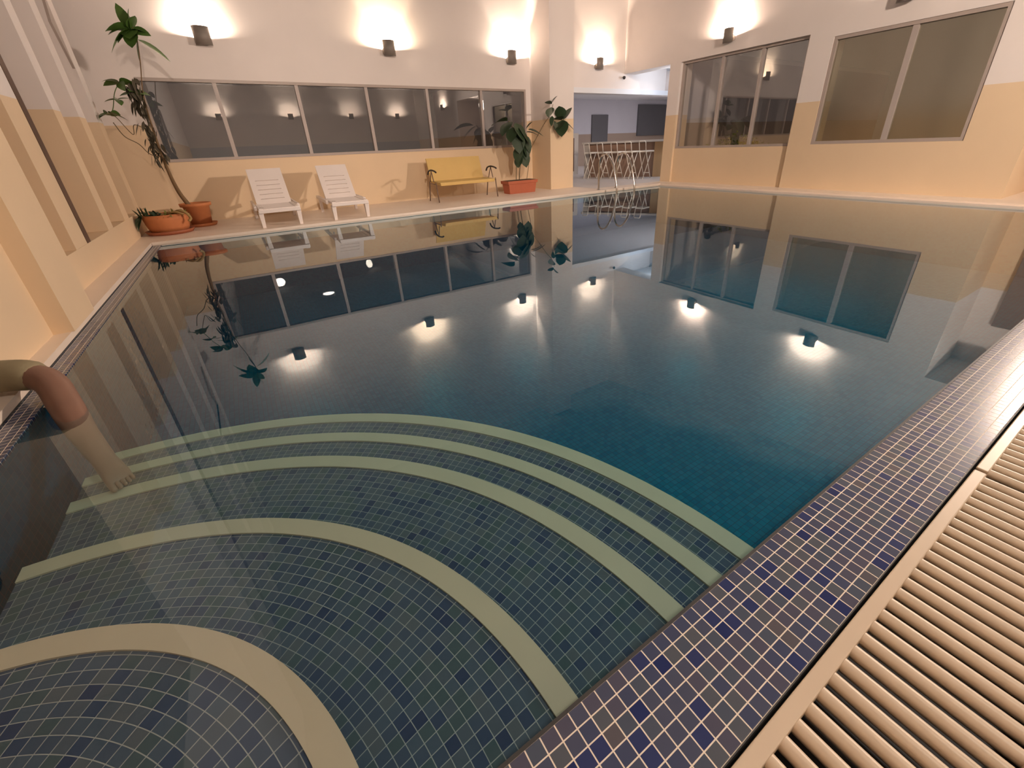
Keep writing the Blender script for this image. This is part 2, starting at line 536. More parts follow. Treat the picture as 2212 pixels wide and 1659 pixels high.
d = MB(); d.box(-2.4, -1.2, -6.0, 1.5, 0.05, 0, ztop=cw)
struct(d, 'wall_left.001', MT['plaster'], 'left wall beside the viewer', 'wall')
d = MB(); d.box(-2.4, -1.2, 1.5, 2.96, 2.3, 0, ztop=cw)
struct(d, 'wall_left.002', MT['plaster'], 'wall above the left doorway', 'wall')
d = MB(); d.box(-2.6, -2.4, 1.4, 3.05, DZ, 2.4)
struct(d, 'door_3', MT['brown_wood'], 'dark door at the back of the left doorway', 'door')
d = MB(); d.box(-1.36, -1.297, 5.575, 5.69, 0.337, 0, ztop=cw)
struct(d, 'trim_8', MT['brown_strip'], 'thin dark brown vertical strip beside a fin', 'strip')
d = MB(); d.box(-2.4, T, -6.2, -6.0, 0.01, 0, ztop=cw)
struct(d, 'wall_front', two_tone('front_wall_plaster', UPPER, (0.60, 0.64, 0.68), 1.45), 'wall behind the viewer', 'wall')
d = MB()
d.mesh([(-2.6, -6.2, ceil(-6.2)), (10.7, -6.2, ceil(-6.2)), (10.7, 9.6, ceil(9.6)), (-2.6, 9.6, ceil(9.6)),
        (-2.6, -6.2, ceil(-6.2) + .15), (10.7, -6.2, ceil(-6.2) + .15), (10.7, 9.6, ceil(9.6) + .15), (-2.6, 9.6, ceil(9.6) + .15)],
       [(0, 1, 2, 3), (7, 6, 5, 4), (0, 4, 5, 1), (1, 5, 6, 2), (2, 6, 7, 3), (3, 7, 4, 0)])
struct(d, 'ceiling', MT['ceiling'], 'dark sloping ceiling', 'ceiling')

# bar area shell
d = MB()
d.box(6.7, 6.9, 9.4, 16.2, DZ, 2.7)
d.box(6.9, 20.0, 16.2, 16.4, DZ, 2.7)
d.box(20.0, 20.2, 7.6, 16.4, DZ, 2.7)
d.box(T, 20.0, 7.6, 7.75, DZ, 2.7)
struct(d, 'wall_bar', MT['bar_plaster'], 'lilac grey walls of the bar room', 'wall')
d = MB()
d.box(6.7, 20.2, 9.43, 16.4, 2.7, 2.8)
d.box(T, 20.2, 7.6, 9.17, 2.7, 2.8)
struct(d, 'ceiling.001', MT['white_ceiling'], 'white ceiling of the bar area', 'ceiling')

# ------------------------------------------------------------------ windows
def window(name, label, axis, plane, a0, a1, z0, z1, mulls, glass, fr=0.045, mw=0.05, deep=0.1, frame_mat='frame', dark=()):
    root = thing(name, (0, 0, 0), label, 'window', kind='structure')
    def bx(mb, a, b, c, dd, p0, p1):
        if axis == 'y': mb.box(a, b, p0, p1, c, dd)
        else: mb.box(p0, p1, a, b, c, dd)
    f = MB()
    e = 0.001
    bx(f, a0 + e, a1 - e, z0 + e, z0 + fr, plane, plane + deep); bx(f, a0 + e, a1 - e, z1 - fr, z1 - e, plane, plane + deep)
    bx(f, a0 + e, a0 + fr, z0 + fr, z1 - fr, plane, plane + deep); bx(f, a1 - fr, a1 - e, z0 + fr, z1 - fr, plane, plane + deep)
    f.build('window_frame', MT[frame_mat], root)
    edges = [a0 + fr] + list(mulls) + [a1 - fr]
    for mpos in mulls:
        q = MB(); bx(q, mpos - mw / 2, mpos + mw / 2, z0 + fr, z1 - fr, plane + 0.01, plane + deep - 0.01)
        q.build('mullion', MT['mullion'], root)
    for i in range(len(edges) - 1):
        p = MB()
        l = edges[i] + (mw / 2 if i else 0); r_ = edges[i + 1] - (mw / 2 if i < len(edges) - 2 else 0)
        yy = plane + 0.05
        if axis == 'y': p.poly([(l, yy, z0 + fr), (r_, yy, z0 + fr), (r_, yy, z1 - fr), (l, yy, z1 - fr)])
        else: p.poly([(yy, r_, z0 + fr), (yy, l, z0 + fr), (yy, l, z1 - fr), (yy, r_, z1 - fr)])
        p.build('pane', MT[glass], root)
    return root

window('window_1', 'long strip window with six dark panes in the far wall', 'y', YB - 0.01, WX0, WX1, WZ0, WZ1,
       (0.15, 1.33, 2.5, 3.685, 4.895), 'glass', mw=0.055)
window('window_2', 'three-pane window of the right wall nearer the bar', 'x', XR + 0.07, 4.75, 7.45, 0.79, 2.53, (5.61, 6.46), 'glass', mw=0.055)
window('window_3', 'large two-pane greenish window of the right wall', 'x', XR + 0.01, B2Y0, B2Y1, B2Z0, B2Z1, (3.25,), 'glass_green', mw=0.075, fr=0.05)
# small open vent sash high between the fins
w4 = thing('window_4', (-1.27, 8.05, 2.05), 'small tilted vent sash high beside a wall fin', 'window', kind='structure')
f = MB()
tri = [(0, 0.0), (0, 0.75), (-0.22, 0.42)]
f.mesh([(0.0, y, z) for y, z in tri] + [(0.025, y, z) for y, z in tri], [(0, 1, 2), (5, 4, 3), (0, 3, 4, 1), (1, 4, 5, 2), (2, 5, 3, 0)])
f.build('sash', MT['frame'], w4)
f = MB(); f.tube([(0.01, 0, 0.75), (0.01, -0.7, 0.95)], 0.012, 6); f.build('stay', MT['brown_strip'], w4)
# door in the recess
d = MB(); d.box(10.24, 10.3, -0.5, 1.3, DZ, 2.1)
struct(d, 'door_1', mottled('taupe_door', (0.26, 0.20, 0.17), 0.5, 0.05, 3), 'taupe door panel in the right recess', 'door')
d = MB(); d.box(12.4, 13.35, 15.2, 15.25, DZ, 2.03)
d = MB(); d.box(14.05, 15.0, 16.14, 16.2, DZ, 2.1)
struct(d, 'door_2', MT['dark_door'], 'grey door on the back wall of the bar', 'door')
w5 = thing('window_5', (0, 0, 0), 'dark window on the back wall of the bar', 'window', kind='structure')
f = MB(); f.box(16.9, 19.9, 16.12, 16.2, 1.2, 2.52); f.build('pane', MT['dark_door'], w5)

# ------------------------------------------------------------------ pool steps
CX, CY = -0.95, 0.34
XL = -0.88
steps = thing('pool_steps', (0, 0, 0), 'rounded blue mosaic steps with beige edge bands going down into the pool corner', 'pool steps')
RAD = [0.868, 1.292, 1.70, 1.89, 2.075]
DEP = [0.02, 0.13, 0.20, 0.218, 0.235]
NW = [0.06, 0.062, 0.068, 0.062, 0.07]
def arc(r, n=72):
    t1 = math.acos((XL - CX) / r)
    return [(CX + r * math.cos(t1 * i / n), CY + r * math.sin(t1 * i / n)) for i in range(n + 1)]
def sector(mb, ri, ro, zt, zb, n=72):
    o = arc(ro, n)
    if ri > 0: i_ = arc(ri, n)
    else: i_ = [(XL, CY)] * (n + 1)
    for k in range(n):
        a, b, c, e = o[k], o[k + 1], i_[k + 1], i_[k]
        if ri > 0: mb.poly([(a[0], a[1], zt), (b[0], b[1], zt), (c[0], c[1], zt), (e[0], e[1], zt)])
        else: mb.poly([(a[0], a[1], zt), (b[0], b[1], zt), (c[0], c[1], zt)])
        mb.poly([(a[0], a[1], zb), (b[0], b[1], zb), (b[0], b[1], zt), (a[0], a[1], zt)])
        if ri > 0: mb.poly([(e[0], e[1], zt), (c[0], c[1], zt), (c[0], c[1], zb), (e[0], e[1], zb)])
    for k in (0, n):
        a, e = o[k], i_[k]
        mb.poly([(a[0], a[1], zb), (a[0], a[1], zt), (e[0], e[1], zt), (e[0], e[1], zb)])
prev = 0.0
for k in range(5):
    mb = MB()
    rin = prev
    sector(mb, rin, RAD[k] - 0.004, -DEP[k] - 0.006, FZ + 0.002)
    rm = (max(rin, 0.35) + RAD[k]) / 2
    mat = mosaic('step_mosaic_%d' % (k + 1), 0.031, 0.0295, pal_wet, (0.38, 0.36, 0.34), 0.06, polar=(CX, CY, rm), rough=0.3)
    st = mb.build('step', mat, steps)
    nb = MB()
    sector(nb, RAD[k] - NW[k], RAD[k], -DEP[k], -DEP[k] - 0.02)
    nb.build('nosing', MT['nosing'], st)
    prev = RAD[k] - 0.004

# ------------------------------------------------------------------ drain grates
def grate(xa, xb, label):
    g = thing('drain_grate', (xa, 0, 0), label, 'drain grate', 'beige overflow grates along the pool')
    L = xb - xa
    yi, yo = 0.113, -0.195
    f = MB()
    f.box(0, L, yi - 0.03, yi, -0.022, 0.004); f.box(0, L, yo, yo + 0.03, -0.022, 0.004)
    f.build('frame', MT['beige_plastic'], g, bevel=0.003)
    rb = MB()
    n = int((L - 0.02) / 0.0452)
    w = 0.0145
    for i in range(n):
        cx = 0.022 + i * (L - 0.044) / (n - 1)
        prof = [(cx + w * math.cos(math.pi * j / 8), -0.013 + 0.014 * math.sin(math.pi * j / 8)) for j in range(9)] + [(cx - w, -0.022), (cx + w, -0.022)]
        a, b = yo + 0.03, yi - 0.03
        m_ = len(prof)
        vs = [(x, a, z) for x, z in prof] + [(x, b, z) for x, z in prof]
        rb.mesh(vs, [(j, (j + 1) % m_, m_ + (j + 1) % m_, m_ + j) for j in range(m_)], True)
    rb.build('rib', MT['beige_plastic'], g)
    return g
grate(-0.745, 1.756, 'beige ribbed drain grate nearest the viewer along the mosaic coping')
grate(1.772, 4.28, 'second beige ribbed drain grate, beyond the dark joint at the right')

# ------------------------------------------------------------------ wall sconces
def make_sconce():
    s = thing('wall_sconce', (0, 0, 0), '', 'wall lamp', 'half-round uplight sconces on the walls')
    # local: wall at y=0, lamp projects to -y, base z=0
    mb = MB()
    n = 14
    Rr = 0.125
    o_, i_ = [], []
    for k in range(n + 1):
        a = R(-62) + R(124) * k / n
        o_.append((Rr * math.sin(a), -0.015 - Rr * math.cos(a)))
        i_.append(((Rr - 0.006) * math.sin(a), -0.015 - (Rr - 0.006) * math.cos(a)))
    H = 0.235
    for k in range(n):
        for (p, q, fl) in ((o_[k], o_[k + 1], 0), (i_[k], i_[k + 1], 1)):
            mb.mesh([(p[0], p[1], 0), (q[0], q[1], 0), (q[0], q[1], H), (p[0], p[1], H)], [(0, 1, 2, 3)], True)
        mb.poly([(o_[k][0], o_[k][1], H), (o_[k + 1][0], o_[k + 1][1], H), (i_[k + 1][0], i_[k + 1][1], H), (i_[k][0], i_[k][1], H)])
        mb.poly([(o_[k][0], o_[k][1], 0), (o_[k + 1][0], o_[k + 1][1], 0), (i_[k + 1][0], i_[k + 1][1], 0), (i_[k][0], i_[k][1], 0)])
    for e in (0, n):
        mb.poly([(o_[e][0], o_[e][1], 0), (o_[e][0], o_[e][1], H), (i_[e][0], i_[e][1], H), (i_[e][0], i_[e][1], 0)])
    mb.build('shade', MT['sconce'], s)
    b = MB()
    # tapering body from the wall plate to the shade, closed below
    xw = 0.107
    b.mesh([(-xw, -0.07, 0.003), (xw, -0.07, 0.003), (xw, -0.001, 0.035), (-xw, -0.001, 0.035), (-xw, -0.07, 0.12), (xw, -0.07, 0.12), (xw, -0.001, 0.10), (-xw, -0.001, 0.10)],
           [(0, 1, 2, 3), (0, 3, 7, 4), (1, 5, 6, 2), (2, 6, 7, 3)])
    pts = [(p[0], p[1], 0.004) for p in i_]
    b.poly(pts)
    b.build('bracket', MT['sconce'], s, solid=0.004)
    u = MB()
    u.lathe([(0.0, -0.03), (0.01, -0.028), (0.013, 0.0), (0.01, 0.028), (0.0, 0.03)], (0, -0.088, 0.05), 12)
    u.build('bulb', MT['bulb'], s)
    return s
SC = make_sconce()
sconces = [
    (0.185, YB, 2.56, 0, 'grey half-round wall lamp above the long window, the one nearest the tall plant', 1.0, WARM),
    (3.03, YB, 2.58, 0, 'grey half-round wall lamp in the middle of the three above the long window', 1.05, (1.0, .70, .40)),
    (5.66, YB, 2.58, 0, 'grey half-round wall lamp next to the column, above the long window end', 1.0, WARM),
    (8.14, YB, 2.58, 0, 'grey half-round wall lamp above the bar opening', 1.0, (1.0, .72, .5)),
    (XR, 6.31, 2.68, 1, 'half-round wall lamp above the three-pane window', 1.25, (1.0, .66, .5)),
    (XR, 3.45, 2.68, 1, 'half-round wall lamp above the greenish window, cut by the picture top', 1.1, WARM),
    (XR, -2.3, 2.6, 1, 'half-round wall lamp on the right wall past the recess', 0.5, WARM),
    (0.2, -6.0, 2.5, 2, 'half-round wall lamp behind the viewer, first from the fin wall', 0.55, WARM),
    (3.0, -6.0, 2.5, 2, 'half-round wall lamp behind the viewer, second from the fin wall', 0.55, WARM),
    (5.7, -6.0, 2.5, 2, 'half-round wall lamp behind the viewer, third from the fin wall', 0.55, WARM),
    (8.0, -6.0, 2.5, 2, 'half-round wall lamp behind the viewer, fourth from the fin wall', 0.55, WARM),
]
for i, (x, y, z, o, lab, k, colr) in enumerate(sconces):
    s = SC if i == 0 else copy_tree(SC)
    rz = (0, R(-90), R(180))[o]
    s.location = (x, y, z); s.rotation_euler[2] = rz
    s['label'] = lab
    ld = bpy.data.lights.new('sconce_light', 'POINT')
    ld.energy = LAMP_W * k
    ld.color = colr
    ld.shadow_soft_size = 0.02
    lo = bpy.data.objects.new('sconce_light', ld)
    COL.objects.link(lo)
    lo.location = (0, -0.088, 0.10)
    lo.parent = s

# fill lights added out of view to even out the room's brightness
def lamp(name, kind, loc, e, col, size=0.1, rot=(0, 0, 0)):
    ld = bpy.data.lights.new(name, kind); ld.energy = e; ld.color = col
    if kind == 'AREA': ld.size = size
    else: ld.shadow_soft_size = size
    lo = bpy.data.objects.new(name, ld); COL.objects.link(lo); lo.location = loc; lo.rotation_euler = rot
    return lo
for k, (x, y, tx, ty, tz, pw, lab) in enumerate((
        (0.5, -3.0, 4.4, 9.2, 1.5, 0.62, 'added unseen floodlight behind the viewer, aimed at the long window wall'),
        (4.6, -3.4, 9.0, 4.9, 1.7, 0.86, 'added unseen floodlight behind the viewer, aimed at the wall with the greenish window'),
        (9.9, 0.2, -1.3, 5.6, 0.9, 1.0, 'added unseen floodlight inside the right recess, aimed across the pool at the wall fins'))):
    zc = ceil(y) if x < 9 else 2.85
    fl = thing('fill_floodlight', (x, y, zc), lab, 'ceiling light', 'added fill lights out of view')
    dv = (Vector((tx, ty, tz)) - Vector((x, y, zc - 0.22))).normalized()
    q = dv.to_track_quat('-Z', 'Y')
    f = MB(); f.tube([(0, 0, 0), (0, 0, -0.2)], 0.012, 8); f.build('bracket', MT['white_plastic'], fl)
    f = MB(); f.lathe([(0.0, 0.1), (0.12, 0.09), (0.2, 0.02), (0.21, -0.02), (0.2, -0.02), (0.19, 0.01)], n=32)
    h = f.build('fill_housing', MT['white_plastic'], fl); h.location = (0, 0, -0.22); h.rotation_euler = q.to_euler()
    f = MB(); f.lathe([(0.0, 0.0), (0.19, 0.0)], n=32)
    h = f.build('lens', MT['fill_disc'], fl); h.location = (0, 0, -0.22); h.rotation_euler = q.to_euler()
    ld = bpy.data.lights.new('fill_light', 'SPOT'); ld.energy = FILL_FLOOD_W * pw; ld.color = (1.0, 0.80, 0.66)
    ld.spot_size = R(74 if x > 1 else 62); ld.spot_blend = 0.9; ld.shadow_soft_size = 0.18
    lo = bpy.data.objects.new('fill_light', ld); COL.objects.link(lo)
    lo.location = Vector((x, y, zc - 0.22)) + dv * 0.2; lo.rotation_euler = q.to_euler()
zc = ceil(-1.3)  # unseen fill light added to brighten the near coping and steps
cl = thing('fill_ceiling_light', (2.2, -1.3, zc), 'added unseen round fill light above the deck behind the viewer', 'ceiling light')
f = MB(); f.lathe([(0.0, -0.06), (0.24, -0.06)], n=32); f.build('diffuser', MT['fill_disc'], cl)  # glowing face of the added fill light
f = MB(); f.lathe([(0.24, 0.04), (0.27, 0.04), (0.27, -0.065), (0.24, -0.065), (0.24, 0.04)], n=32); f.build('ring', MT['white_plastic'], cl)
o = lamp('fill_ceiling_lamp', 'AREA', (2.2, -1.3, zc - 0.075), FILL_CEIL_W, (1.0, 0.84, 0.72), 0.46)
o.data.shape = 'DISK'
dl = thing('ceiling_downlight', (9.85, 8.1, 2.69), 'bright round white downlight in the bar ceiling beside the pilaster', 'ceiling light')
f = MB(); f.lathe([(0.0, -0.035), (0.07, -0.035)], n=24); f.build('diffuser', MT['lamp_disc'], dl)
f = MB(); f.lathe([(0.07, 0.0), (0.085, 0.0), (0.085, -0.04), (0.07, -0.04), (0.07, 0.0)], n=24); f.build('ring', MT['steel'], dl)
lamp('downlight_lamp', 'POINT', (9.85, 8.1, 2.4), BAR_W * 0.16, (0.85, 0.92, 1.0), 0.05)
lamp('bar_lamp', 'AREA', (14.5, 10.6, 2.62), BAR_W * 1.35, (1.0, 0.92, 0.92), 1.5)

# ------------------------------------------------------------------ bar counter and stools
A_, B_ = Vector((8.98, 10.62)), Vector((10.75, 7.9))
u2 = (B_ - A_).normalized(); n2 = Vector((-u2.y, u2.x))
if n2.x < 0: n2 = -n2
ang = math.atan2(u2.y, u2.x)
L = (B_ - A_).length
bar = thing('bar_counter', (A_.x, A_.y, DZ), 'long bar counter with wooden front and pale grey top behind the stools', 'bar counter', rz=ang)
s_ = 1 if True else -1
# local y+ = left of direction u2; n2 may be opposite
sg = 1 if (Vector((-math.sin(ang), math.cos(ang))).dot(n2) > 0) else -1
def yb(a, b): return (min(sg * a, sg * b), max(sg * a, sg * b))
f = MB(); a, b = yb(0.0, 0.5); f.box(0.04, L * 0.62, a, b, 0, 0.9); f.build('front_panel', MT['brown_panel'], bar)
f = MB(); f.box(L * 0.62 + .002, L, a, b, 0, 0.9); o = f.build('front_panel', MT['tan_wood'], bar); o['label'] = 'light wooden panel'
f = MB(); a, b = yb(-0.12, 0.55); f.box(-0.05, L + 0.02, a, b, 0.901, 0.955); f.build('counter_top', MT['counter'], bar, bevel=0.006)
f = MB(); a, b = yb(-0.03, 0.0); f.box(0.0, 0.14, a, b, 0, 0.9); o = f.build('end_post', MT['counter'], bar)
cab = thing('fireplace_cabinet', (9.45, 12.0, DZ), 'dark brown cabinet with pale stone frame left of the bar', 'cabinet')
f = MB(); f.box(-0.3, 0.25, 0, 0.3, 0.1, 1.1); f.build('door', MT['brown_wood'], cab)
f = MB(); f.box(-0.42, 0.42, 0.0, 0.35, 1.1, 1.24); f.box(0.25, 0.42, 0, 0.35, 0, 1.1); f.box(-0.42, -0.3, 0, 0.35, 0, 1.1); f.box(-0.3, 0.25, 0, .35, 0, 0.1)
f.build('stone_frame', MT['counter'], cab)

def make_stool():
    s = thing('bar_stool', (0, 0, 0), '', 'bar stool', 'white folding bar stools in front of the counter')
    r = 0.011
    wd = 0.10
    # faces +x; back at -x
    f = MB(); f.box(-0.12, 0.24, -0.12, 0.12, 0.66, 0.70); f.build('seat', MT['stool'], s, bevel=0.012)
    f = MB()
    f.tube([(-0.15, -wd, 0.70), (-0.19, -wd, 0.90), (-0.2, -wd + .02, 0.93), (-0.2, wd - .02, 0.93), (-0.19, wd, 0.90), (-0.15, wd, 0.70)], r, 6)
    f.build('backrest', MT['stool'], s)
    for sgn in (-1, 1):
        f = MB(); f.tube([(-0.15, sgn * wd, 0.70), (0.0, sgn * wd, 0.36), (0.17, sgn * wd, 0.0)], r, 6); f.build('leg', MT['stool'], s)
        f = MB(); f.tube([(0.15, sgn * (wd - .02), 0.67), (0.0, sgn * (wd - .02), 0.36), (-0.19, sgn * (wd - .02), 0.0)], r, 6); f.build('leg', MT['stool'], s)
    f = MB(); f.tube([(0.1, -wd, 0.14), (0.1, wd, 0.14)], r * .9, 6); f.build('footrest', MT['stool'], s)
    return s
ST = make_stool()
spos = [(8.84, 10.20), (9.02, 9.83), (9.20, 9.47), (9.38, 9.10), (9.55, 8.76)]
sl = ['white folding bar stool at the cabinet end of the row of five', 'white folding bar stool second from the left end of the row',
      'white folding bar stool in the middle of the five', 'white folding bar stool second from the light wooden panel end', 'white folding bar stool at the right end of the row, against the light wooden panel']
for i, (x, y) in enumerate(spos):
    s = ST if i == 0 else copy_tree(ST)
    s.location = (x, y, DZ); s.rotation_euler[2] = math.atan2(0.19, 0.98) - R(4 * (i % 2)); s['label'] = sl[i]

# ------------------------------------------------------------------ pool ladder
lad = thing('pool_ladder', (6.45, 7.45, DZ), 'shiny steel pool ladder handrails at the far edge before the bar', 'pool ladder')
def bez(pts, n=8):
    """Catmull-Rom through the points"""
    P = [Vector(p) for p in pts]; P = [P[0] * 2 - P[1]] + P + [P[-1] * 2 - P[-2]]
    out = []
    for i in range(1, len(P) - 2):
        for k in range(n):
            t = k / n
            a, b, c, e = P[i - 1], P[i], P[i + 1], P[i + 2]
            out.append(0.5 * ((2 * b) + (c - a) * t + (2 * a - 5 * b + 4 * c - e) * t * t + (3 * b - a - 3 * c + e) * t ** 3))
    out.append(P[-2]); return out
for dx in (0.27, 0.79):
    f = MB()
    f.tube(bez([(dx, 0.0, 0.0), (dx, 0.0, 0.35), (dx, -0.02, 0.60), (dx, -0.12, 0.715), (dx, -0.27, 0.69), (dx, -0.42, 0.5), (dx, -0.52, 0.22), (dx, -0.57, -0.05), (dx, -0.52, -0.6)]), 0.02, 10)
    f.build('handrail', MT['steel'], lad)
    f = MB(); f.lathe([(0.0, 0.012), (0.035, 0.012), (0.04, 0.0)], (dx, 0, 0), 16); f.build('anchor_flange', MT['steel'], lad)
for z in (-0.25, -0.5):
    f = MB(); f.box(0.27, 0.79, -0.58, -0.51, z, z + 0.02); f.build('tread', MT['steel'], lad)

# ------------------------------------------------------------------ sun loungers
def make_lounger():
    s = thing('sun_lounger', (0, 0, 0), '', 'sun lounger', 'white plastic sun loungers on the deck')
    # local: x 0..0.54 wide, foot end at y=0, head towards +y
    Wd = 0.54
    SZ = 0.235
    f = MB()
    f.box(0, 0.06, 0, 0.82, SZ, SZ + 0.035); f.box(Wd - 0.06, Wd, 0, 0.82, SZ, SZ + 0.035)
    yy = 0.0
    while yy < 0.80:
        f.box(0.06, Wd - 0.06, yy, yy + 0.088, SZ + 0.005, SZ + 0.03); yy += 0.104
    f.box(-0.008, Wd + 0.008, -0.02, 0.025, SZ - 0.03, SZ + 0.02)
    f.build('seat', MT['white_plastic'], s, bevel=0.006)
    f = MB()
    a = Vector((0, 0.62, 0.57)).normalized()    # up along the back
    # backrest from (y .78,z .27) up to (y 1.27,z .78)
    p0 = Vector((0, 0.80, SZ + 0.02)); p1 = Vector((0, 1.28, 0.765))
    t = (p1 - p0); Lb = t.length; t.normalize(); nn = Vector((0, -t.z, t.y))
    X = Vector((1, 0, 0))
    def pan(x0, x1, s0, s1, th=0.014):
        c = p0 + t * (s0 + s1) / 2 + X * (x0 + x1) / 2
        f.obox(c, X, t, nn, (x1 - x0) / 2, (s1 - s0) / 2, th)
    pan(0.02, 0.10, 0, Lb); pan(Wd - 0.10, Wd - 0.02, 0, Lb)
    marks = [0.10, 0.19, 0.28, 0.37, 0.46]
    prev = 0
    for mk in marks:
        pan(0.10, Wd - 0.10, prev, mk - 0.006); prev = mk + 0.006
    pan(0.10, Wd - 0.10, prev, Lb)
    f.build('backrest', MT['white_plastic'], s)
    for x0, nm in ((-0.045, 'l'), (Wd + 0.005, 'r')):
        f = MB()
        f.box(x0, x0 + 0.04, 0.35, 1.6, SZ - 0.02, SZ + 0.04)
        f.build('side_rail', MT['white_plastic'], s, bevel=0.01)
    for x0 in (-0.01, Wd - 0.05):
        f = MB(); f.mesh([(x0, 0.02, 0.0), (x0 + 0.045, 0.02, 0), (x0 + 0.045, 0.07, 0), (x0, 0.07, 0), (x0 - .005, 0.0, SZ - .02), (x0 + 0.06, 0.0, SZ - .02), (x0 + 0.06, 0.11, SZ - .02), (x0 - .005, 0.11, SZ - .02)],
                         [(0, 3, 2, 1), (4, 5, 6, 7), (0, 1, 5, 4), (1, 2, 6, 5), (2, 3, 7, 6), (3, 0, 4, 7)])
        f.build('leg', MT['white_plastic'], s, bevel=0.006)
    for x0 in (-0.045, Wd):
        f = MB(); f.mesh([(x0, 1.28, 0.0), (x0 + 0.045, 1.28, 0), (x0 + 0.045, 1.34, 0), (x0, 1.34, 0), (x0, 1.2, SZ), (x0 + 0.045, 1.2, SZ), (x0 + 0.045, 1.34, SZ), (x0, 1.34, SZ)],
                         [(0, 3, 2, 1), (4, 5, 6, 7), (0, 1, 5, 4), (1, 2, 6, 5), (2, 3, 7, 6), (3, 0, 4, 7)])
        f.build('leg', MT['white_plastic'], s, bevel=0.006)
    for x0 in (0.045, Wd - 0.045):
        f = MB(); f.tube([(x0, 0.99, SZ - .01), (x0, 1.2, 0.66)], 0.012, 6); f.build('back_support', MT['white_plastic'], s)
    f = MB(); f.lathe([(0.0, 0.002), (0.028, 0.002), (0.03, -0.004)], (0.05, 0.16, SZ + 0.036), 16); f.build('cup_hollow', MT['frame'], s)
    return s
LG = make_lounger(); LG.location = (0.19, 7.44, DZ); LG['label'] = 'white slatted sun lounger with raised back, beside the terracotta pots'
L2 = copy_tree(LG); L2.location = (1.19, 7.42, DZ); L2.rotation_euler[2] = R(-2); L2['label'] = 'white slatted sun lounger with raised back, nearer the yellow bench'

# ------------------------------------------------------------------ bench
bn = thing('bench', (3.3, 8.25, DZ), 'mustard yellow two-seat bench with dark curved armrests under the long window', 'bench')
f = MB()
f.mesh([(0.06, -0.02, 0.30), (1.24, -0.02, 0.30), (1.24, 0.42, 0.33), (0.06, 0.42, 0.33), (0.04, -0.03, 0.36), (1.26, -0.03, 0.36), (1.26, 0.42, 0.375), (0.04, 0.42, 0.375)],
       [(0, 3, 2, 1), (4, 5, 6, 7), (0, 1, 5, 4), (1, 2, 6, 5), (2, 3, 7, 6), (3, 0, 4, 7)])
f.build('seat', MT['mustard'], bn, bevel=0.006)
f = MB(); f.obox((0.64, 0.53, 0.565), (1, 0, 0), Vector((0, 0.34, 0.94)).normalized(), Vector((0, -0.94, 0.34)).normalized(), 0.595, 0.235, 0.013)
f.build('backrest', MT['mustard'], bn, bevel=0.005)
for x in (-0.02, 1.3):
    f = MB(); f.tube(bez([(x, 0.42, 0.50), (x, 0.36, 0.56), (x, 0.22, 0.585), (x, 0.05, 0.57), (x, -0.02, 0.55)], 5), 0.016, 8)
    ar = f.build('armrest', MT['black_rubber'], bn)
    f = MB(); f.tube([(x, 0.22, 0.575), (x, 0.14, 0.37)], 0.009, 6); f.tube([(x, 0.22, 0.575), (x, 0.33, 0.37)], 0.009, 6)
    f.build('arm_strut', MT['thin_metal'], ar)
    for ya, yb_ in ((0.04, -0.02), (0.36, 0.46)):
        f = MB(); f.tube([(x, ya, 0.37), (x, yb_, 0.0)], 0.010, 6); f.build('leg', MT['thin_metal'], bn)
    f = MB(); f.tube([(x, 0.02, 0.335), (x, 0.38, 0.335)], 0.009, 6); f.build('side_bar', MT['thin_metal'], bn)

# ------------------------------------------------------------------ plants
def leaf(mb, base, direction, length, width, droop=0.25, roll=0.0, n=6, fold=0.18):
    b = Vector(base); t = Vector(direction).normalized()
    side = t.cross(Vector((0, 0, 1)))
    if side.length < 1e-3: side = Vector((1, 0, 0))
    side.normalize()
    side = Quaternion(t, roll) @ side
    nn = side.cross(t).normalized()
    vs, fs = [], []
    for i in range(n + 1):
        s = i / n
        w = width * 0.5 * (math.sin(math.pi * min(1, s ** 0.8)) ** 0.75 + 0.02)
        p = b + t * length * s - Vector((0, 0, 1)) * droop * length * s * s
        vs += [p - side * w + nn * w * fold, p, p + side * w + nn * w * fold]
    for i in range(n):
        for k in range(2):
            fs.append((i * 3 + k, i * 3 + k + 1, i * 3 + 4 + k, i * 3 + 3 + k))
    mb.mesh(vs, fs, True)

def rosette(mb, c, n, length, width, droop=0.3, up=0.2, seed=1, face=None):
    rnd = random.Random(seed)
    for i in range(n):
        a = 2 * math.pi * i / n + rnd.uniform(-.3, .3)
        dr = Vector((math.cos(a), math.sin(a) * 0.8, up + rnd.uniform(-.3, .4)))
        leaf(mb, c, dr, length * rnd.uniform(.75, 1.15), width * rnd.uniform(.8, 1.15), droop * rnd.uniform(.5, 1.4), rnd.uniform(-.8, .8))

